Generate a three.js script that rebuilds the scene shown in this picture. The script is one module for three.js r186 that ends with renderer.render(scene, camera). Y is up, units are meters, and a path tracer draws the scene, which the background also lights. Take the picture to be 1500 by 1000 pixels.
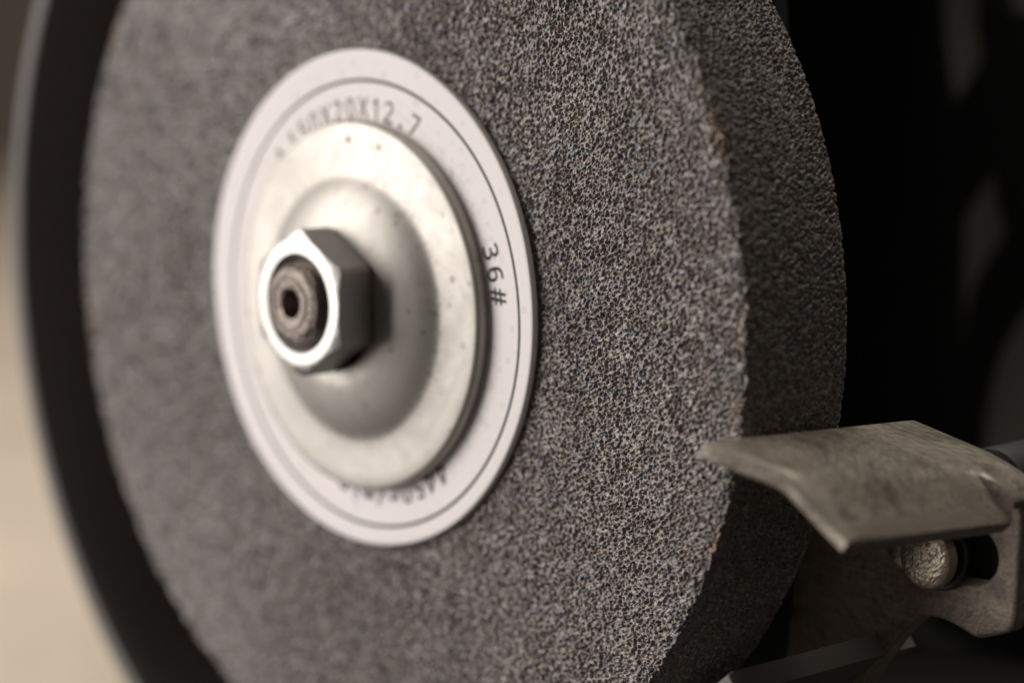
import * as THREE from 'three';
import { RectAreaLightUniformsLib } from 'three/addons/lights/RectAreaLightUniformsLib.js';
import { mergeGeometries, mergeVertices, toCreasedNormals } from 'three/addons/utils/BufferGeometryUtils.js';
import { RoundedBoxGeometry } from 'three/addons/geometries/RoundedBoxGeometry.js';

/* ---------- camera, surroundings, lights, exposure (all builders below work in millimetres) ---------- */
const MM = 0.001;
const W = 1024, H = 682;
const scene = new THREE.Scene();
const camera = new THREE.PerspectiveCamera(14.907, W / H, 0.02, 30);
camera.position.set(0.295043, 0.046405, 0.245074);
camera.lookAt(0.295043 - 0.725563, 0.046405 - 0.137613, 0.245074 - 0.674255);
camera.focus = 0.3495;
camera.userData.fStop = 7.2;
scene.background = new THREE.Color().setRGB(0.064, 0.060, 0.056);          // dim room air outside the frame

RectAreaLightUniformsLib.init();
const LAMPS = [
  // name, centre (m), aimed at, width, height, radiance, colour
  ['light_panel', [-0.93, 0.26, 0.90], [0, 0, 0], 0.85, 1.25, 6.9, [1, 0.962, 0.93], 'large white soft light panel standing front left of the grinder, outside the frame'],
  ['ceiling_lamp', [-0.22, 1.2, -0.30], [-0.22, 0, -0.28], 1.1, 0.8, 3.6, [1, 0.945, 0.87], 'long warm ceiling lamp hanging over the bench, outside the frame'],
];
const renderer = new THREE.WebGLRenderer({ antialias: true });
renderer.setSize(W, H);
renderer.toneMapping = THREE.LinearToneMapping;
renderer.toneMappingExposure = 1.0;
renderer.shadowMap.enabled = true;

/* ---------- helpers ---------- */
const TAU = Math.PI * 2, R = d => d * Math.PI / 180;
let seed = 20240611;
const rnd = () => { seed = (seed + 0x6D2B79F5) | 0; let t = Math.imul(seed ^ (seed >>> 15), 1 | seed); t = (t + Math.imul(t ^ (t >>> 7), 61 | t)) ^ t; return ((t ^ (t >>> 14)) >>> 0) / 4294967296; };
const mix = (a, b, t) => a + (b - a) * t;
const sm = (a, b, x) => { const t = Math.min(1, Math.max(0, (x - a) / (b - a))); return t * t * (3 - 2 * t); };
function hash3(x, y, z) { let h = Math.imul(x, 374761393) ^ Math.imul(y, 668265263) ^ Math.imul(z, 1274126177); h = Math.imul(h ^ (h >>> 13), 1103515245); return (h ^ (h >>> 16)) >>> 0; }
const h01 = (x, y, z) => hash3(x, y, z) / 4294967296;
function vnoise(x, y, z) {
  const i = Math.floor(x), j = Math.floor(y), k = Math.floor(z), f = t => t * t * (3 - 2 * t), u = f(x - i), v = f(y - j), w = f(z - k);
  const L = (a, b, c) => h01(i + a, j + b, k + c);
  return mix(mix(mix(L(0, 0, 0), L(1, 0, 0), u), mix(L(0, 1, 0), L(1, 1, 0), u), v), mix(mix(L(0, 0, 1), L(1, 0, 1), u), mix(L(0, 1, 1), L(1, 1, 1), u), v), w);
}
const fbm = (x, y, z, o = 4) => { let s = 0, a = 0.5, n = 0; for (let i = 0; i < o; i++) { s += a * vnoise(x, y, z); n += a; a *= 0.5; x = x * 2.03 + 7.1; y = y * 2.03 + 3.7; z = z * 2.03 + 1.3; } return s / n; };

const std = (rgb, o = {}) => new THREE.MeshStandardMaterial({ color: new THREE.Color().setRGB(...rgb), ...o });
const phy = (rgb, o = {}) => new THREE.MeshPhysicalMaterial({ color: new THREE.Color().setRGB(...rgb), ...o });
// a tiling noise texture; value(u, v) -> [r, g, b] in 0..1
function dataTex(n, value, srgb) {
  const d = new Uint8Array(n * n * 4);
  for (let j = 0; j < n; j++) for (let i = 0; i < n; i++) { const c = value(i / n, j / n); for (let k = 0; k < 3; k++) d[(j * n + i) * 4 + k] = Math.max(0, Math.min(255, c[k] * 255)); d[(j * n + i) * 4 + 3] = 255; }
  const t = new THREE.DataTexture(d, n, n); t.magFilter = THREE.LinearFilter; t.minFilter = THREE.LinearMipmapLinearFilter; t.generateMipmaps = true;
  t.wrapS = t.wrapT = THREE.RepeatWrapping; if (srgb) t.colorSpace = THREE.SRGBColorSpace; t.needsUpdate = true; return t;
}
// periodic fbm by sampling on a torus in noise space
const pnoise = (u, v, f, s, o = 4) => { const a = u * TAU, b = v * TAU, q = f / TAU; return fbm(Math.cos(a) * q + s + 20, Math.sin(a) * q + Math.cos(b) * q + 40, Math.sin(b) * q + s * 1.7 + 60, o); };

const pstreak = (u, v, fu, fv, s, o = 3) => { const a = u * TAU, b = v * TAU, p = fu / TAU, q = fv / TAU; return fbm(Math.cos(a) * p + s + 20, Math.sin(a) * p + Math.cos(b) * q + 40, Math.sin(b) * q + s * 1.7 + 60, o); };

function thing(name, label, category, base = [0, 0, 0], group) {          // a Group at the thing's base
  const g = new THREE.Group(); g.name = name; g.position.set(base[0] * MM, base[1] * MM, base[2] * MM);
  g.userData = { label, category }; if (group) g.userData.group = group; g.userData.base = base; scene.add(g); return g;
}
function root(o) { while (o.parent && o.parent !== scene) o = o.parent; return o; }
function part(name, geo, mat, parent, label) {                            // geometry in world millimetres
  const b = root(parent).userData.base || [0, 0, 0];
  const g = geo.clone(); g.translate(-b[0], -b[1], -b[2]); g.scale(MM, MM, MM);
  const m = new THREE.Mesh(g, mat); m.name = name; m.castShadow = m.receiveShadow = true; if (label) m.userData.label = label; parent.add(m); return m;
}
function planarUV(g, size, ax = 0, ay = 1, cx = 0, cy = 0) {              // uv from two coordinates, one repeat per size mm
  const p = g.attributes.position, uv = new Float32Array(p.count * 2);
  for (let i = 0; i < p.count; i++) { uv[2 * i] = (p.getComponent(i, ax) - cx) / size; uv[2 * i + 1] = (p.getComponent(i, ay) - cy) / size; }
  g.setAttribute('uv', new THREE.BufferAttribute(uv, 2)); return g;
}
function boxUV(g, size) {
  const p = g.attributes.position, n = g.attributes.normal, uv = new Float32Array(p.count * 2);
  for (let i = 0; i < p.count; i++) {
    const a = Math.abs(n.getX(i)), b = Math.abs(n.getY(i)), c = Math.abs(n.getZ(i));
    const [q, r] = c >= a && c >= b ? [0, 1] : a >= b ? [2, 1] : [0, 2];
    uv[2 * i] = p.getComponent(i, q) / size; uv[2 * i + 1] = p.getComponent(i, r) / size;
  }
  g.setAttribute('uv', new THREE.BufferAttribute(uv, 2)); return g;
}
function grid(nu, nv, f, closedU = false) {                               // nu x nv quads over f(i, j) -> [x, y, z]
  const pos = [], idx = [], cu = closedU ? nu : nu + 1;
  for (let j = 0; j <= nv; j++) for (let i = 0; i < cu; i++) pos.push(...f(i, j));
  for (let j = 0; j < nv; j++) for (let i = 0; i < nu; i++) { const a = j * cu + i, b = j * cu + (i + 1) % cu, c = a + cu, d = b + cu; idx.push(a, b, d, a, d, c); }
  const g = new THREE.BufferGeometry(); g.setAttribute('position', new THREE.Float32BufferAttribute(pos, 3)); g.setIndex(idx); g.computeVertexNormals(); return g;
}
// surface of revolution about the wheel axis: profile of [radius, z], run outwards from the axis on the front
function turn(profile, seg = 192, cx = 0, cy = 0, crease = 0.5) {
  const g = grid(seg, profile.length - 1, (i, j) => { const a = i / seg * TAU; return [cx + profile[j][0] * Math.cos(a), cy + profile[j][0] * Math.sin(a), profile[j][1]]; }, true);
  g.setIndex(Array.from(g.index.array).reverse());
  return fixOut(g, crease);
}
function fixOut(g, crease) { const q = toCreasedNormals(g, crease); planarUV(q, 60); return q; }

/* ---------- textures ---------- */
const T = {};
T.smudge = dataTex(512, (u, v) => { const a = pnoise(u, v, 5, 1), b = pnoise(u, v, 40, 5, 3), c = 0.50 + 0.22 * (a - 0.5) + 0.14 * (b - 0.5); return [c, c, c]; });
T.grit = dataTex(512, (u, v) => { const b = pnoise(u, v, 90, 9, 3), c = pnoise(u, v, 14, 3, 4); const k = 0.55 * b + 0.45 * c; return [k, k, k]; });
T.steel = dataTex(512, (u, v) => {                                        // grey-brown worn mill steel with oil stains and small pits
  const a = pnoise(u, v, 4, 2), b = pnoise(u, v, 70, 8, 3), s = pnoise(u, v, 9, 11, 4);
  let k = 0.66 + 0.22 * (a - 0.5) + 0.26 * (b - 0.5);
  k *= 1 - 0.22 * sm(0.54, 0.74, s);
  k *= 1 + 0.22 * (pstreak(u, v, 6, 110, 21) - 0.5); const pit = sm(0.66, 0.72, pnoise(u, v, 34, 17, 2)); k *= 1 - 0.12 * pit;
  return [k, k * 0.955, k * 0.895];
}, true);
T.brush = dataTex(512, (u, v) => { const k = 0.5 * pstreak(u, v, 7, 120, 4) + 0.5 * pnoise(u, v, 60, 6, 3), w = 0.46 + 0.5 * (k - 0.5) + 0.3 * (pnoise(u, v, 7, 13) - 0.5); return [k, w, k]; });
T.benchGrain = dataTex(512, (u, v) => { const a = pnoise(u, v, 6, 4), b = pnoise(u, v, 60, 2, 3); const k = 0.93 + 0.18 * (a - 0.5) + 0.1 * (b - 0.5); return [k, k * 0.985, k * 0.965]; }, true);

/* ---------- materials ---------- */
const M = {};
M.abrasive = std([1, 1, 1], { vertexColors: true, roughness: 0.46 });
M.zinc = std([0.52, 0.494, 0.470], { metalness: 0.55, roughness: 1, roughnessMap: T.smudge, bumpMap: T.grit, bumpScale: 0.00002 });
M.nut = std([0.37, 0.356, 0.334], { metalness: 0.92, roughness: 0.4, bumpMap: T.grit, bumpScale: 0.00003 });
M.shaft = std([0.21, 0.172, 0.148], { metalness: 0.7, roughness: 0.42, bumpMap: T.grit, bumpScale: 0.0005 });
M.hole = std([0.02, 0.018, 0.016], { roughness: 0.9 });
M.steel = std([0.74, 0.695, 0.65], { map: T.steel, metalness: 0.4, roughness: 1, roughnessMap: T.brush, bumpMap: T.brush, bumpScale: 0.00005 });
M.bracket = std([0.66, 0.575, 0.505], { map: T.steel, metalness: 0.25, roughness: 0.55, bumpMap: T.grit, bumpScale: 0.00012 });
M.guard = std([0.145, 0.129, 0.118], { roughness: 0.65, bumpMap: T.grit, bumpScale: 0.00004 });
M.black = std([0.032, 0.031, 0.030], { roughness: 0.65 });
M.motor = std([0.72, 0.70, 0.62], { roughness: 0.6 });
M.boltFace = std([0.50, 0.42, 0.32], { metalness: 0.8, roughness: 0.38, bumpMap: T.grit, bumpScale: 0.00035 });
M.washer = std([0.08, 0.078, 0.072], { metalness: 0.8, roughness: 0.35 });
M.bench = std([0.80, 0.69, 0.58], { map: T.benchGrain, roughness: 0.6 });
M.wall = std([0.62, 0.52, 0.41], { roughness: 0.9 });
M.darkPaint = std([0.12, 0.111, 0.10], { roughness: 0.55, bumpMap: T.grit, bumpScale: 0.00006 });
M.chrome = std([0.8, 0.8, 0.78], { metalness: 1, roughness: 0.2 });

/* ---------- setting: bench top and the dark wall behind ---------- */
function setting(name, geo, mat) { const m = new THREE.Mesh(geo, mat); m.name = name; m.receiveShadow = m.castShadow = true; m.userData.kind = 'structure'; scene.add(m); return m; }
{
  const b = new RoundedBoxGeometry(2.2, 0.04, 1.0, 3, 0.004); b.translate(-1.0, -0.15, -0.55); boxUV(b, 0.5);
  setting('bench_top', b, M.bench);
  const mt = new RoundedBoxGeometry(1.2, 0.006, 1.2, 2, 0.002); mt.translate(0.40, -0.127, 0.02); boxUV(mt, 0.1); setting('rubber_mat', mt, M.black);
  const w = new THREE.BoxGeometry(6, 3, 0.1); w.translate(-1.5, 0.2, -2.2); setting('wall', w, M.wall);
}

/* ---------- the lamps (outside the frame) ---------- */
for (const [name, at, aim, w, h, L, rgb, label] of LAMPS) {
  const g = new THREE.Group(); g.name = name; g.userData = { label, category: 'lamp' };
  g.position.set(...at); g.lookAt(...aim); scene.add(g);
  const col = new THREE.Color().setRGB(...rgb);
  const glow = new THREE.Mesh(new RoundedBoxGeometry(w, h, 0.02, 2, 0.004), new THREE.MeshStandardMaterial({ color: 0x222222, emissive: col, emissiveIntensity: 0.5 }));
  glow.name = 'diffuser'; g.add(glow);
  const back = new THREE.Mesh(new RoundedBoxGeometry(w + 0.03, h + 0.03, 0.03, 2, 0.005), M.black); back.position.z = -0.027; back.name = 'housing'; g.add(back);
  const l = new THREE.RectAreaLight(col, L, w, h); l.position.z = 0.013; l.rotation.y = Math.PI; l.name = name + '_light'; g.add(l);
}

/* ---------- the grinding wheel: grains, pores, blotter, flange, nut and spindle end ---------- */
const RW = 75, TW = 20.15;
const wheel = thing('grinding_wheel', 'grey coarse-grained grinding wheel with white paper label, steel flange and hex nut', 'grinding wheel', [0, -RW, -10]);
// cellular noise: distances to nearest two of jittered points, and the id of the nearest
const wq = { f1: 0, f2: 0, id: 0 };
function worley(x, y, z, s) {
  x /= s; y /= s; z /= s; const i = Math.floor(x), j = Math.floor(y), k = Math.floor(z); let f1 = 9, f2 = 9, id = 0;
  for (let c = -1; c <= 1; c++) for (let b = -1; b <= 1; b++) for (let a = -1; a <= 1; a++) {
    const h = hash3(i + a, j + b, k + c);
    const dx = i + a + (h & 1023) / 1023 - x, dy = j + b + ((h >>> 10) & 1023) / 1023 - y, dz = k + c + ((h >>> 20) & 1023) / 1023 - z;
    const d = dx * dx + dy * dy + dz * dz; if (d < f1) { f2 = f1; f1 = d; id = h; } else if (d < f2) f2 = d;
  }
  wq.f1 = Math.sqrt(f1); wq.f2 = Math.sqrt(f2); wq.id = id;
}
{
  // profile of [r, z, nr, nz]; fine on the face and the rim
  const prof = [], rc = 0.5, st = 0.122;
  for (let r = 35; r < RW - rc; r += st) prof.push([r, 0, 0, 1]);
  for (let a = 0; a <= 5; a++) { const t = a / 5 * Math.PI / 2; prof.push([RW - rc + rc * Math.sin(t), -rc + rc * Math.cos(t), Math.sin(t), Math.cos(t)]); }
  for (let z = -rc - st; z > -TW + rc; z -= st) prof.push([RW, z, 1, 0]);
  for (let a = 0; a <= 5; a++) { const t = a / 5 * Math.PI / 2; prof.push([RW - rc + rc * Math.cos(t), -TW + rc - rc * Math.sin(t), Math.cos(t), -Math.sin(t)]); }
  for (const r of [72, 66, 55, 40, 20]) prof.push([r, -TW, 0, -1]);
  const ang = []; 
  for (let a = -90; a < 269.9; a += 0.098 + 0.19 * sm(68, 110, a) * sm(269.9, 215, a)) ang.push(a);
  const na = ang.length, np = prof.length, pos = new Float32Array(na * np * 3), col = new Float32Array(na * np * 3), idx = new Uint32Array(na * (np - 1) * 6);
  const pal = [[0.186, 0.172, 0.161], [0.250, 0.226, 0.207], [0.134, 0.132, 0.147], [0.297, 0.243, 0.190], [0.410, 0.368, 0.336], [0.200, 0.178, 0.182], [0.225, 0.187, 0.149]];
  let q = 0;
  for (let j = 0; j < np; j++) {
    const [r, z, nr, nz] = prof[j];
    for (let i = 0; i < na; i++, q += 3) {
      const t = R(ang[i]), c = Math.cos(t), s = Math.sin(t), x = r * c, y = r * s;
      // pores: close-set rounded holes of many sizes; grains: sharp little lumps on the ridges between them
      worley(x, y, z, 0.36); const id = wq.id; let h = 0.19 * (0.6 - wq.f1);
      const patch = fbm(x / 3.1 + 9, y / 3.1, z / 3.1 + 4, 3);
      worley(x + 40, y + 11, z + 23, 0.60); const size = 0.18 + 0.42 * patch + 0.34 * ((wq.id & 1023) / 1023);
      h -= 0.56 * sm(size, size * 0.35, wq.f1) * (0.45 + 0.55 * ((wq.id >>> 12 & 255) / 255));
      h -= 0.30 * sm(0.60, 0.80, vnoise(x / 0.27 + 31, y / 0.27 + 17, z / 0.27 + 5));
      h += 0.12 * (vnoise(x / 0.2, y / 0.2, z / 0.2) - 0.5) + 0.22 * (patch - 0.5);
      const corner = sm(1.6, 0, Math.hypot(RW - r, z)) ;                   // the worn, chipped arris
      h -= corner * 0.55 * sm(0.45, 0.75, vnoise(x / 0.9 + 3, y / 0.9, z / 0.9));
      pos[q] = x + nr * c * h; pos[q + 1] = y + nr * s * h; pos[q + 2] = z + nz * h;
      const u = (id & 255) / 255, v = ((id >>> 8) & 255) / 255; let k = pal[(id >>> 16) % pal.length];
      const lift = 0.66 + 0.50 * v; let cr = k[0] * lift, cg = k[1] * lift, cb = k[2] * lift;
      // rusty grains, rare over the face, many along the worn arris
      const rusty = u < 0.02 ? 0.6 : sm(2.6, 0, Math.hypot(RW - r, z)) * sm(0.50, 0.66, fbm(x / 9, y / 9, z / 7 + 9, 3)) * (0.3 + 0.6 * v);
      cr = mix(cr, 0.36, rusty * 0.75); cg = mix(cg, 0.205, rusty * 0.75); cb = mix(cb, 0.085, rusty * 0.75);
      // broad faint stains seen on the blurred part
      const st2 = 0.86 + 0.28 * fbm(x / 9 + 50, y / 9, z / 9, 3);
      col[q] = cr * st2; col[q + 1] = cg * st2; col[q + 2] = cb * st2;
    }
  }
  let e = 0;
  for (let j = 0; j < np - 1; j++) for (let i = 0; i < na; i++) { const a = j * na + i, b = j * na + (i + 1) % na, cc = a + na, d = b + na; idx[e++] = a; idx[e++] = cc; idx[e++] = d; idx[e++] = a; idx[e++] = d; idx[e++] = b; }
  const g = new THREE.BufferGeometry(); g.setAttribute('position', new THREE.BufferAttribute(pos, 3)); g.setAttribute('color', new THREE.BufferAttribute(col, 3)); g.setIndex(new THREE.BufferAttribute(idx, 1)); g.computeVertexNormals();
  part('abrasive_disc', g, M.abrasive, wheel);
}
{ // white paper blotter with its print
  const n = 2048, half = 37, cv = document.createElement('canvas'); cv.width = cv.height = n; const x = cv.getContext('2d'), px = n / (2 * half);
  x.fillStyle = 'rgb(243,234,231)'; x.fillRect(0, 0, n, n);
  for (let i = 0; i < 9000; i++) { const a = rnd() * TAU, l = 4 + rnd() * 16, u = rnd() * n, v = rnd() * n; x.strokeStyle = rnd() < 0.5 ? 'rgba(255,250,247,0.25)' : 'rgba(205,196,192,0.16)'; x.lineWidth = 1 + rnd(); x.beginPath(); x.moveTo(u, v); x.lineTo(u + l * Math.cos(a), v + l * Math.sin(a)); x.stroke(); }
  for (let i = 0; i < 60; i++) { x.fillStyle = `rgba(150,135,125,${0.08 + rnd() * 0.2})`; x.beginPath(); x.arc(rnd() * n, rnd() * n, 1 + rnd() * 3, 0, TAU); x.fill(); }
  for (let i = 0; i < 900; i++) { const a = rnd() * TAU, rr = (27.4 + 9 * rnd() * rnd()) * px, q = rnd(); x.fillStyle = q < 0.7 ? `rgba(120,108,98,${0.03 + 0.07 * rnd()})` : `rgba(90,80,74,${0.08 + 0.16 * rnd()})`; x.beginPath(); x.arc(n / 2 + rr * Math.cos(a), n / 2 + rr * Math.sin(a), q < 0.7 ? 3 + rnd() * 14 : 0.8 + rnd() * 2.2, 0, TAU); x.fill(); }
  const C = n / 2; x.strokeStyle = 'rgb(46,42,42)'; x.lineWidth = 0.48 * px; const PX = C + 1.2 * px, PY = C + 1.1 * px; x.beginPath(); x.arc(PX, PY, 32.9 * px, 0, TAU); x.stroke();
  x.fillStyle = 'rgb(48,44,45)'; x.textAlign = 'center'; x.textBaseline = 'middle';
  const put = (ch, deg, size, ink, rad = 28.8) => { const a = R(deg); x.save(); x.translate(PX + rad * px * Math.cos(a), PY - rad * px * Math.sin(a)); x.rotate(Math.PI / 2 - a); x.font = `bold ${Math.round(size * px)}px monospace`; x.fillStyle = ink; x.fillText(ch, 0, 0); x.restore(); };
  [...'150X20X12.7'].forEach((c, i) => put(c, 126 - 5.8 * i, 4.3, 'rgb(112,103,103)')); put('A', 134, 4.3, 'rgb(112,103,103)');
  [...'36#'].forEach((c, i) => put(c, 20 - 6.3 * i, 4.3, 'rgb(36,32,33)'));
  [...'4450r/min'].forEach((c, i) => put(c, -54.5 - 5.9 * i, 4.3, 'rgb(52,46,44)', 28.2));
  const tex = new THREE.CanvasTexture(cv); tex.colorSpace = THREE.SRGBColorSpace; tex.anisotropy = 8;
  const RL = 36.7, zt = 1.15, wv = (a, r) => 0.10 * Math.sin(3 * a + 1) * (r / RL) ** 3 + 0.06 * Math.sin(7 * a) * (r / RL) ** 4;
  const P = [[10, zt], [20, zt], [27, zt], [31, zt], [34, zt], [36, zt], [36.45, zt - 0.02], [36.62, zt - 0.12], [36.7, zt - 0.3], [36.68, 0.15], [36.4, 0.02], [33, 0]];
  const g = grid(240, P.length - 1, (i, j) => { const a = i / 240 * TAU, k = 1 + 0.0022 * Math.sin(2 * a + 0.7) + 0.0012 * Math.sin(5 * a); return [0.1 + P[j][0] * k * Math.cos(a), -0.4 + P[j][0] * k * Math.sin(a), P[j][1] + wv(a, P[j][0])]; }, true);
  g.setIndex(Array.from(g.index.array).reverse()); g.computeVertexNormals();
  const p = g.attributes.position, uv = new Float32Array(p.count * 2); for (let i = 0; i < p.count; i++) { uv[2 * i] = (p.getX(i) + half) / (2 * half); uv[2 * i + 1] = (p.getY(i) + half) / (2 * half); } g.setAttribute('uv', new THREE.BufferAttribute(uv, 2));
  part('paper_label', g, std([1, 1, 1], { map: tex, roughness: 0.75, bumpMap: T.grit, bumpScale: 0.00002 }), wheel, 'round white paper label printed with size, grit and speed');
}
{ // domed steel clamping flange
  const prof = [[9, 6.9], [10.9, 6.9], [11.6, 6.8], [12.6, 6.6], [14.4, 6.1], [16.2, 5.45], [17.6, 4.75], [18.45, 4.2], [19.0, 3.85], [19.4, 3.65], [19.8, 3.54], [20.3, 3.46], [22, 3.37], [25, 3.25], [26.5, 3.17], [26.9, 3.08], [27.15, 2.85], [27.25, 2.5], [27.35, 1.6], [27.3, 1.35], [27.1, 1.17]];
  const cv = document.createElement('canvas'); cv.width = cv.height = 1024; const x = cv.getContext('2d'); x.fillStyle = 'rgb(236,233,228)'; x.fillRect(0, 0, 1024, 1024);
  const s = 1024 / 60, put = (u, v, r, c) => { const gr = x.createRadialGradient(512 + u * s, 512 - v * s, 0, 512 + u * s, 512 - v * s, r * s); gr.addColorStop(0, c); gr.addColorStop(0.55, c); gr.addColorStop(1, c.replace(/[\d.]+\)$/, '0)')); x.fillStyle = gr; x.fillRect(0, 0, 1024, 1024); };
  put(-0.3, 23.2, 0.75, 'rgba(105,92,80,0.85)'); put(6.6, 22.4, 0.6, 'rgba(120,105,92,0.8)'); put(22.6, 4.6, 0.7, 'rgba(150,138,128,0.5)');
  for (let i = 0; i < 260; i++) put((rnd() - 0.5) * 58, (rnd() - 0.5) * 58, 0.15 + rnd() * 0.5, `rgba(${130 + rnd() * 40 | 0},${118 + rnd() * 30 | 0},${105 + rnd() * 30 | 0},${0.1 + rnd() * 0.25})`);
  for (let i = 0; i < 120; i++) { const a = rnd() * TAU, u = 512 + (rnd() - 0.5) * 950, v = 512 + (rnd() - 0.5) * 950, l = 8 + rnd() * 50; x.strokeStyle = `rgba(140,130,120,${0.06 + 0.14 * rnd()})`; x.lineWidth = 0.8 + rnd() * 1.2; x.beginPath(); x.moveTo(u, v); x.lineTo(u + l * Math.cos(a), v + l * Math.sin(a)); x.stroke(); }
  for (let i = 0; i < 150; i++) { const a = rnd() * TAU; x.strokeStyle = rnd() < 0.5 ? `rgba(150,140,130,${0.05 + 0.12 * rnd()})` : `rgba(255,252,246,${0.1 + 0.15 * rnd()})`; x.lineWidth = 0.7 + rnd() * 1.3; x.beginPath(); x.arc(512 + 0.35 * s, 512 + 0.9 * s, (10 + rnd() * 17) * s, a, a + 0.2 + rnd() * 1.4); x.stroke(); }
  for (let i = 0; i < 260; i++) { const a = rnd() * TAU, rr = (19.4 + rnd() * rnd() * 1.6) * s; x.fillStyle = `rgba(138,118,96,${0.04 + rnd() * 0.1})`; x.beginPath(); x.arc(512 + 0.35 * s + rr * Math.cos(a), 512 + 0.9 * s + rr * Math.sin(a), 1.5 + rnd() * 6, 0, TAU); x.fill(); }
  const tex = new THREE.CanvasTexture(cv); tex.colorSpace = THREE.SRGBColorSpace; const m = M.zinc.clone(); m.map = tex; tex.wrapS = tex.wrapT = THREE.RepeatWrapping; tex.offset.set(0.5, 0.5);
  const g = turn(prof, 256, 0.45, -1.3, 0.6);
  part('clamping_flange', g, m, wheel, 'round domed bright steel flange clamped over the label');
}
{ // hex nut with chamfered ends and a countersunk bore
  const AF = 18.9, zf = 13.2, zb = 6.92, rot = R(30), seg = 360, bore = 6.15;
  const hexR = a => { const k = ((a - rot) % (TAU / 6) + TAU / 6) % (TAU / 6) - TAU / 12; return Math.min(AF / 2 / Math.cos(k), 10.72 + 0.02 * Math.cos(k * 6)); };
  const cone = r => Math.max(0, r - 9.3) * 0.4;
  const rows = [a => [bore, zb + 1], a => [bore, zf - 1.5], a => [7.1, zf - 0.22], a => [7.3, zf], a => [8.7, zf], a => [9.2, zf], a => [9.45, zf - 0.11]];
  for (let k = 1; k <= 4; k++) rows.push(a => { const h = hexR(a) - 0.12, r = mix(9.45, h, k / 4); return [r, zf - cone(r)]; });
  rows.push(a => [hexR(a), zf - cone(hexR(a)) - 0.14]); rows.push(a => [hexR(a), zf - 3]); rows.push(a => [hexR(a), zb + 0.14 + cone(hexR(a)) * 0.6]); rows.push(a => [hexR(a) - 0.12, zb + cone(hexR(a)) * 0.6]); rows.push(a => [9.2, zb]); rows.push(a => [7, zb]);
  const g = grid(seg, rows.length - 1, (i, j) => { const a = (i + 0.5) / seg * TAU, [r, z] = rows[j](a); return [r * Math.cos(a), r * Math.sin(a), z]; }, true);
  g.setIndex(Array.from(g.index.array).reverse()); const c = toCreasedNormals(g, 0.42); planarUV(c, 30);
  part('hex_nut', boxUV(c, 30), M.nut, wheel, 'worn plated hexagon nut on the spindle end');
}
{ // spindle end, slightly proud of the nut, with a lathe centre hole
  const z = 14.6, P = [[0.02, z - 3.6], [2.0, z - 3.5], [2.1, z - 2.6], [2.1, z - 0.3], [2.2, z - 0.1], [2.45, z], [3.5, z], [3.65, z - 0.22], [3.95, z - 0.24], [4.1, z - 0.02], [4.7, z - 0.04], [5.2, z - 0.16], [5.6, z - 0.5], [5.9, z - 1.0]];
  let r0 = 5.85; for (let k = 0; k < 8; k++) { const zz = z - 1.3 - k * 1.0; P.push([5.35, zz - 0.25], [5.95, zz - 0.75]); }
  const g = turn(P, 128, 0, 0, 0.5); part('spindle', boxUV(g, 32), M.shaft, wheel, 'dark steel threaded spindle end with a centre hole');
}

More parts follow.
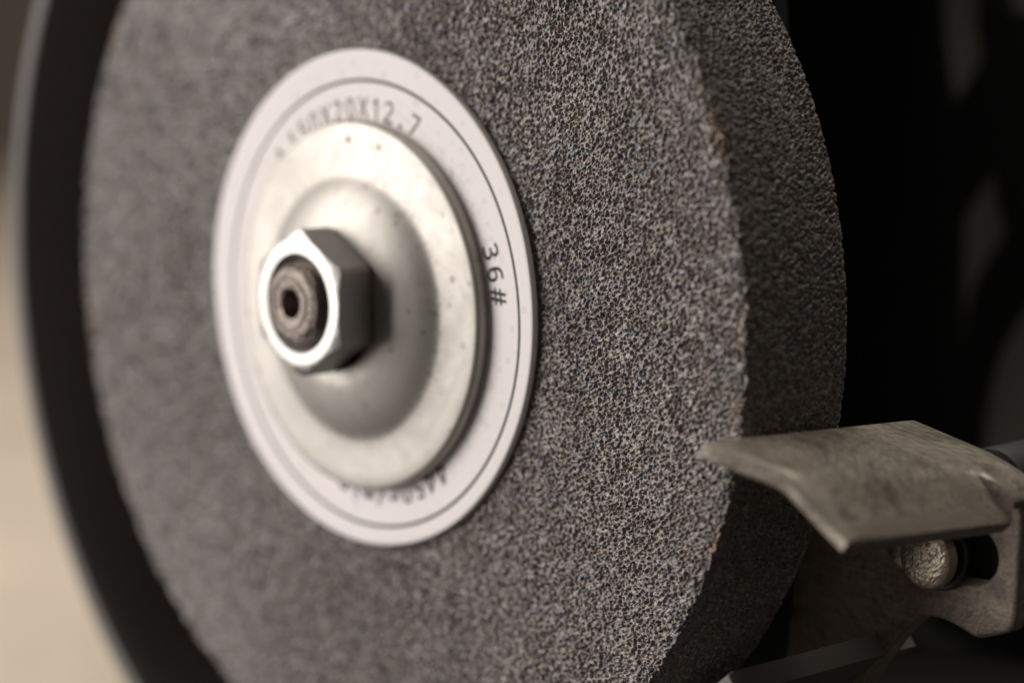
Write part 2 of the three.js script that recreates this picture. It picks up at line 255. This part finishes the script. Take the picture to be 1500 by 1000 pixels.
/* ---------- the grinder body: guard shell, back plate, motor ---------- */
const grinder = thing('bench_grinder', 'dark bench grinder with curved wheel guard around the grey wheel and its motor behind', 'bench grinder', [0, -130, -60]);
{ // guard shell: arc of radius 94, then the chute running up to the edge beside the tool rest
  const path = []; const RG = 94.2;
  for (let a = 62; a <= 258; a += 2) path.push([0.5 + RG * Math.cos(R(a)), 0.2 + RG * Math.sin(R(a))]);
  const e = path[path.length - 1], tan = [-Math.sin(R(258)), Math.cos(R(258))], end = [72.9, -42.7], k1 = [e[0] + tan[0] * 42, e[1] + tan[1] * 42], k2 = [end[0] - 26 * 0.78, end[1] - 26 * 0.62];
  for (let i = 1; i <= 40; i++) { const t = i / 40, u = 1 - t; path.push([0, 1].map(d => u * u * u * e[d] + 3 * u * u * t * k1[d] + 3 * u * t * t * k2[d] + t * t * t * end[d])); }
  const nrm = path.map((p, i) => { const a = path[Math.max(0, i - 1)], b = path[Math.min(path.length - 1, i + 1)], dx = b[0] - a[0], dy = b[1] - a[1], l = Math.hypot(dx, dy); return [dy / l, -dx / l]; });  // outwards
  const zf = 0.6, zbk = -36; // cross-section (outward offset, z): inner wall, rolled front lip, outer wall
  const sec = [[0, zbk], [0, -4], [0, zf - 0.9], [0.25, zf - 0.25], [0.9, zf], [2.3, zf], [2.9, zf - 0.25], [3.2, zf - 0.9], [3.2, -3], [3.2, -3.6], [3.2, -4.4], [3.2, zbk]];
  const strip = g => { const q = g.toNonIndexed(); for (const k of Object.keys(q.attributes)) if (k !== 'position') q.deleteAttribute(k); return q; };
  // a stretch of the shell between two places on the path, with its own cross-section, closed at both ends
  const shell = (i0, i1, sec) => {
    const body = grid(i1 - i0, sec.length, (i, j) => { const k = i0 + i, [o, z] = sec[j % sec.length]; return [path[k][0] + nrm[k][0] * o, path[k][1] + nrm[k][1] * o, z]; });
    const cap = i => { const g = new THREE.ShapeGeometry(new THREE.Shape(sec.map(v => new THREE.Vector2(v[0], v[1])))); const p = g.attributes.position; for (let k = 0; k < p.count; k++) { const o = p.getX(k), z = p.getY(k); p.setXYZ(k, path[i][0] + nrm[i][0] * o, path[i][1] + nrm[i][1] * o, z); } return g; };
    return boxUV(toCreasedNormals(mergeVertices(mergeGeometries([strip(body), strip(cap(i0)), strip(cap(i1))])), 0.5), 40);
  };
  const n = path.length - 1, kc = n - 26;
  part('wheel_guard', shell(0, kc, sec), M.guard, grinder, 'curved dark wheel guard with a pale front lip');
  part('guard_chute', shell(kc, n, [[0, zbk], [0, -0.4], [2.9, -0.4], [3.2, -0.8], [3.2, zbk]]), M.darkPaint, grinder, 'black lower end of the guard beside the tool rest');
  part('chute_lip', shell(kc, n, [[0.1, -0.38], [0.15, zf - 0.5], [0.5, zf], [2.4, zf], [2.9, zf - 0.4], [2.95, -0.38]]), M.guard, grinder, 'pale worn front edge of the chute');
  // back plate closing the guard, cut off along a near-upright edge on the open side
  const sh = new THREE.Shape(); sh.moveTo(46, 54);
  for (let a = 63; a <= 300; a += 3) sh.lineTo(93.5 * Math.cos(R(a)), 93.5 * Math.sin(R(a)));
  sh.lineTo(62, -62); sh.lineTo(62, -44); sh.lineTo(52, -10); sh.lineTo(48, 20);
  const bp = new THREE.ExtrudeGeometry(sh, { depth: 2.4, bevelEnabled: true, bevelThickness: 0.3, bevelSize: 0.3, bevelSegments: 2 }); bp.translate(0, 0, -39);
  part('back_plate', boxUV(bp, 40), M.black, grinder, 'black plate closing the back of the guard');
  // motor: black end frame with openings, grey winding cover seen through them, barrel and foot
  const fr = new THREE.Shape(); for (let a = 0; a < 360; a += 4) { const p = [74 * Math.cos(R(a)), 74 * Math.sin(R(a))]; a ? fr.lineTo(...p) : fr.moveTo(...p); }
  const hole = pts => fr.holes.push(new THREE.Path(new THREE.CatmullRomCurve3(pts.map(p => new THREE.Vector3(p[0], p[1], 0)), true, 'catmullrom', 0.35).getPoints(40).map(v => new THREE.Vector2(v.x, v.y))));
  hole([[4.1, 49.9], [4.6, 42.7], [5.4, 35.5], [7.5, 25.5], [9.3, 24.5], [12.6, 28.7], [15.0, 32.7], [14.0, 38.0], [13.0, 49.8]]);
  hole([[16.5, 13.6], [13.2, 8.6], [10.5, 4.2], [10.5, -5.6], [10.5, -14.1], [10.2, -25.3], [11.2, -28.9], [12.2, -22.6], [13.7, -10.2], [16.6, -3.8], [21.0, 1.9], [19.3, 7.2], [18.3, 13.1]]);
  hole([[26.9, -7.8], [23.5, -11.7], [19.6, -18.1], [17.4, -24.5], [16.1, -32.0], [16.1, -41.9], [21.5, -43.6], [31.4, -32.5], [32.1, -13.3]]);
  hole([[18.7, 45.1], [20.3, 41.1], [26.1, 40.0], [27.3, 46.3], [20.0, 49.8]]);
  const ef = new THREE.ExtrudeGeometry(fr, { depth: 1.2, bevelEnabled: true, bevelThickness: 0.4, bevelSize: 0.4, bevelSegments: 3 }); ef.translate(0, 0, -129.2);
  part('end_frame', boxUV(ef, 40), M.black, grinder, 'black motor end frame with curved openings');
  const wc = new THREE.CylinderGeometry(71, 71, 3, 72); wc.rotateX(Math.PI / 2); wc.translate(0, 0, -131.3); part('motor_cover', boxUV(wc, 40), M.motor, grinder, 'grey motor cover behind the openings');
  const mb = new THREE.CylinderGeometry(76, 76, 150, 96); mb.rotateX(Math.PI / 2); mb.translate(0, 0, -210); part('motor_housing', boxUV(mb, 40), M.guard, grinder);
  const hub = new THREE.CylinderGeometry(7, 7, 30, 32); hub.rotateX(Math.PI / 2); hub.translate(0, 0, -54.3); part('drive_shaft', boxUV(hub, 40), M.black, grinder);
  // half-round neck casting that carries the guard on the motor, open towards the tool rest
  const nk = new THREE.Shape(); for (let a = 84; a <= 276; a += 4) { const p = [71 * Math.cos(R(a)), 71 * Math.sin(R(a))]; a === 84 ? nk.moveTo(...p) : nk.lineTo(...p); }
  for (let a = 276; a >= 84; a -= 4) nk.lineTo(66 * Math.cos(R(a)), 66 * Math.sin(R(a)));
  const ne = new THREE.ExtrudeGeometry(nk, { depth: 88, bevelEnabled: false }); ne.translate(0, 0, -127.6); part('neck_casting', boxUV(ne, 40), M.guard, grinder, 'half-round casting joining the guard to the motor');
  const ft = new RoundedBoxGeometry(120, 57, 250, 3, 6); ft.translate(-20, -102, -166); part('pedestal', boxUV(ft, 40), M.black, grinder);
  const sc = new THREE.SphereGeometry(2.2, 24, 16); sc.scale(1, 1, 0.6); sc.translate(27.6, 9.4, -126); part('screw', sc, M.chrome, grinder, 'small bright screw on the motor end frame');
}

/* ---------- the tool rest ---------- */
const rest = thing('tool_rest', 'bent worn steel tool rest with down-turned front lip beside the wheel rim', 'tool rest', [82, -60, -30]);
// a bent sheet: for each station a polyline of the top face, thickened downwards with rounded edges
function bentSheet(stations, t) {
  const V = (a) => new THREE.Vector3(...a);
  const ring = (poly, inset) => {
    const pts = poly.map(V), n = pts.length, out = [];
    const nor = pts.map((p, i) => { const d = pts[Math.min(n - 1, i + 1)].clone().sub(pts[Math.max(0, i - 1)]); return new THREE.Vector3(-d.y, d.x, 0).normalize(); });
    const th = t / 2 - inset, mid = pts.map((p, i) => p.clone().addScaledVector(nor[i], -t / 2));
    const dir0 = pts[0].clone().sub(pts[1]); dir0.z = 0; dir0.normalize(); const dir1 = pts[n - 1].clone().sub(pts[n - 2]); dir1.z = 0; dir1.normalize();
    for (let i = 0; i < n; i++) out.push(mid[i].clone().addScaledVector(nor[i], th));
    for (const a of [60, 30, 0, -30, -60]) out.push(mid[n - 1].clone().addScaledVector(dir1, th * 0.45 * Math.cos(R(a)) ** 0.5).addScaledVector(nor[n - 1], th * Math.sign(a) * Math.abs(Math.sin(R(a))) ** 0.55));
    for (let i = n - 1; i >= 0; i--) out.push(mid[i].clone().addScaledVector(nor[i], -th));
    for (const a of [-60, -30, 0, 30, 60]) out.push(mid[0].clone().addScaledVector(dir0, th * 0.45 * Math.cos(R(a)) ** 0.5).addScaledVector(nor[0], th * Math.sign(a) * Math.abs(Math.sin(R(a))) ** 0.55));
    return out;
  };
  const rings = [], N = stations.length, zd = Math.sign(stations[N - 1][0][2] - stations[0][0][2]);
  const sh = (poly, d) => poly.map(p => [p[0], p[1], p[2] + d * zd]);
  rings.push(ring(sh(stations[0], 0.0), 0.55), ring(sh(stations[0], 0.12), 0.24), ring(sh(stations[0], 0.5), 0));
  for (let i = 1; i < N - 1; i++) rings.push(ring(stations[i], 0));
  rings.push(ring(sh(stations[N - 1], -0.5), 0), ring(sh(stations[N - 1], -0.12), 0.24), ring(stations[N - 1], 0.55));
  const m = rings[0].length, body = grid(m, rings.length - 1, (i, j) => rings[j][i].toArray(), true);
  const caps = [0, rings.length - 1].map(k => { // each end closed strip by strip
    const r = rings[k], n = stations[0].length, idx = []; const g = new THREE.BufferGeometry(); g.setAttribute('position', new THREE.Float32BufferAttribute(r.flatMap(v => v.toArray()), 3));
    for (let i = 0; i < n - 1; i++) { const a = i, b = i + 1, c = 2 * n + 4 - i, d = c - 1; idx.push(a, b, d, a, d, c); }
    for (let i = 0; i < 6; i++) { idx.push(n - 1, n - 1 + i, n + i); idx.push(2 * n + 4, 2 * n + 4 + i, (2 * n + 5 + i) % m); }
    g.setIndex(idx); return g; });
  const strip = g => { const q = g.toNonIndexed(); for (const k of Object.keys(q.attributes)) if (k !== 'position') q.deleteAttribute(k); return q; };
  const g = mergeVertices(mergeGeometries([strip(body), ...caps.map(strip)]), 1e-3);
  return boxUV(toCreasedNormals(g, 0.7), 34);
}
{
  const lerp3 = (a, b, t) => a.map((v, i) => mix(v, b[i], t));
  // wheel-side edge, bend line and lip edge, at the near end (a) and the far end (b) of the sheet
  const Ea = [75.4, -11.2, 8.0], Eb = [77.0, -12.4, -24], Ba = [86.4, -13.9, 5.2], Bb = [92.6, -15.9, -24], Fa = [95.2, -21.0, 3.6], Fb = [98.6, -22.1, -24.6];
  const st = [];
  for (let k = 0; k <= 10; k++) {
    const t = k / 10, E = lerp3(Ea, Eb, t), B = lerp3(Ba, Bb, t), F = lerp3(Fa, Fb, t), poly = [E];
    for (const u of [0.3, 0.6]) poly.push(lerp3(E, B, u));
    const p0 = lerp3(E, B, 0.83), p2 = lerp3(B, F, 0.2);
    for (let i = 0; i <= 8; i++) { const w = i / 8, v = 1 - w; poly.push([0, 1, 2].map(d => v * v * p0[d] + 2 * v * w * B[d] + w * w * p2[d])); }
    for (const u of [0.5, 0.75, 1]) poly.push(lerp3(B, F, u));
    st.push(poly);
  }
  // behind the notch the table runs on flat, further out, and curls down at its end
  const out = [[0, 0], [0.35, 0.05], [0.7, 0.1], [1.05, 0.17], [1.4, 0.25], [1.9, 0.4], [2.5, 0.62], [3.2, 0.95], [3.9, 1.4], [4.6, 2.0], [5.1, 2.7], [5.45, 3.5]];
  for (const z of [-24.85, -26, -28, -30, -32]) {
    const t = (8 - z) / 32, E = lerp3(Ea, Eb, t), B = lerp3(Ba, Bb, Math.min(t, 1)); E[2] = B[2] = z; const poly = [E];
    for (const u of [0.3, 0.6]) poly.push(lerp3(E, B, u));
    const p0 = lerp3(E, B, 0.76); for (const [dx, dy] of out) poly.push([p0[0] + dx / 5.45 * 9.8, p0[1] - dx / 5.45 * 9.8 * 0.225 - dy * 0.62, z]);
    st.push(poly);
  }
  part('rest_table', bentSheet(st, 2.4), M.steel, rest, 'flat worn steel table with its front lip bent down');
  // upright bracket plate with a slot
  const s = new THREE.Shape(); s.moveTo(60, -16); s.lineTo(77, -15.9); s.lineTo(92, -19.3); s.quadraticCurveTo(96.6, -20, 97, -22.6); s.lineTo(96.3, -36.2); s.quadraticCurveTo(96, -38.2, 94, -38.9); s.lineTo(91.5, -39.8); s.quadraticCurveTo(90.2, -40.4, 88.5, -39.8);
  s.bezierCurveTo(85.5, -38.6, 82, -38.2, 80.6, -39.2); s.bezierCurveTo(78.6, -40.4, 76.4, -43.2, 74.6, -45.6); s.lineTo(67, -56); s.lineTo(56, -56);
  const slot = new THREE.Path(), sy = -29.1, sr = 3.6; slot.absarc(89.4, sy, sr, -Math.PI / 2, Math.PI / 2, false); slot.lineTo(78, sy + sr); slot.absarc(78, sy, sr, Math.PI / 2, Math.PI * 1.5, false); slot.lineTo(89.4, sy - sr);
  s.holes.push(slot);
  const pl = new THREE.ExtrudeGeometry(s, { depth: 2.0, bevelEnabled: true, bevelThickness: 0.7, bevelSize: 0.7, bevelOffset: -0.7, bevelSegments: 4, curveSegments: 24 }); pl.translate(0, 0, -32.2);
  part('bracket_plate', boxUV(toCreasedNormals(pl, 0.7), 34), M.bracket, rest, 'brown upright bracket plate with a slot');
}
{ // bolt through the slot: rough domed head, dark neck and washers
  const c = [84.2, -29.6];
  const head = turn([[0.02, -25.3], [1.5, -25.3], [2.8, -25.34], [3.7, -25.42], [4.1, -25.6], [4.3, -26.0], [4.25, -27.2], [3.4, -27.5]], 64, ...c, 0.5);
  const hb = part('bolt_head', boxUV(head, 46), M.boltFace, rest, 'round rough brass-coloured bolt head');
  const w = turn([[2.5, -28.1], [4.2, -28.1], [4.75, -28.2], [4.9, -28.5], [4.75, -28.9], [3, -29]], 64, ...c, 0.5); part('washer', boxUV(w, 9), M.washer, rest);
  const n = turn([[0.1, -27.0], [3.1, -27.0], [3.1, -36], [0.1, -36]], 48, ...c, 0.5); part('bolt_shank', n, M.washer, rest);
  const w2 = turn([[1, -33.0], [5.6, -33.0], [6.2, -33.3], [6.2, -35.2], [2, -35.2]], 64, ...c, 0.5); part('washer', w2, M.black, rest);
  const k = turn([[0.1, -44], [4.6, -44], [5.4, -44.5], [5.7, -45.4], [5.7, -55], [5.2, -56], [0.1, -56]], 64, 81, -23.2, 0.5); part('clamp_knob', k, M.black, rest, 'black knob behind the table');
}
renderer.render(scene, camera);
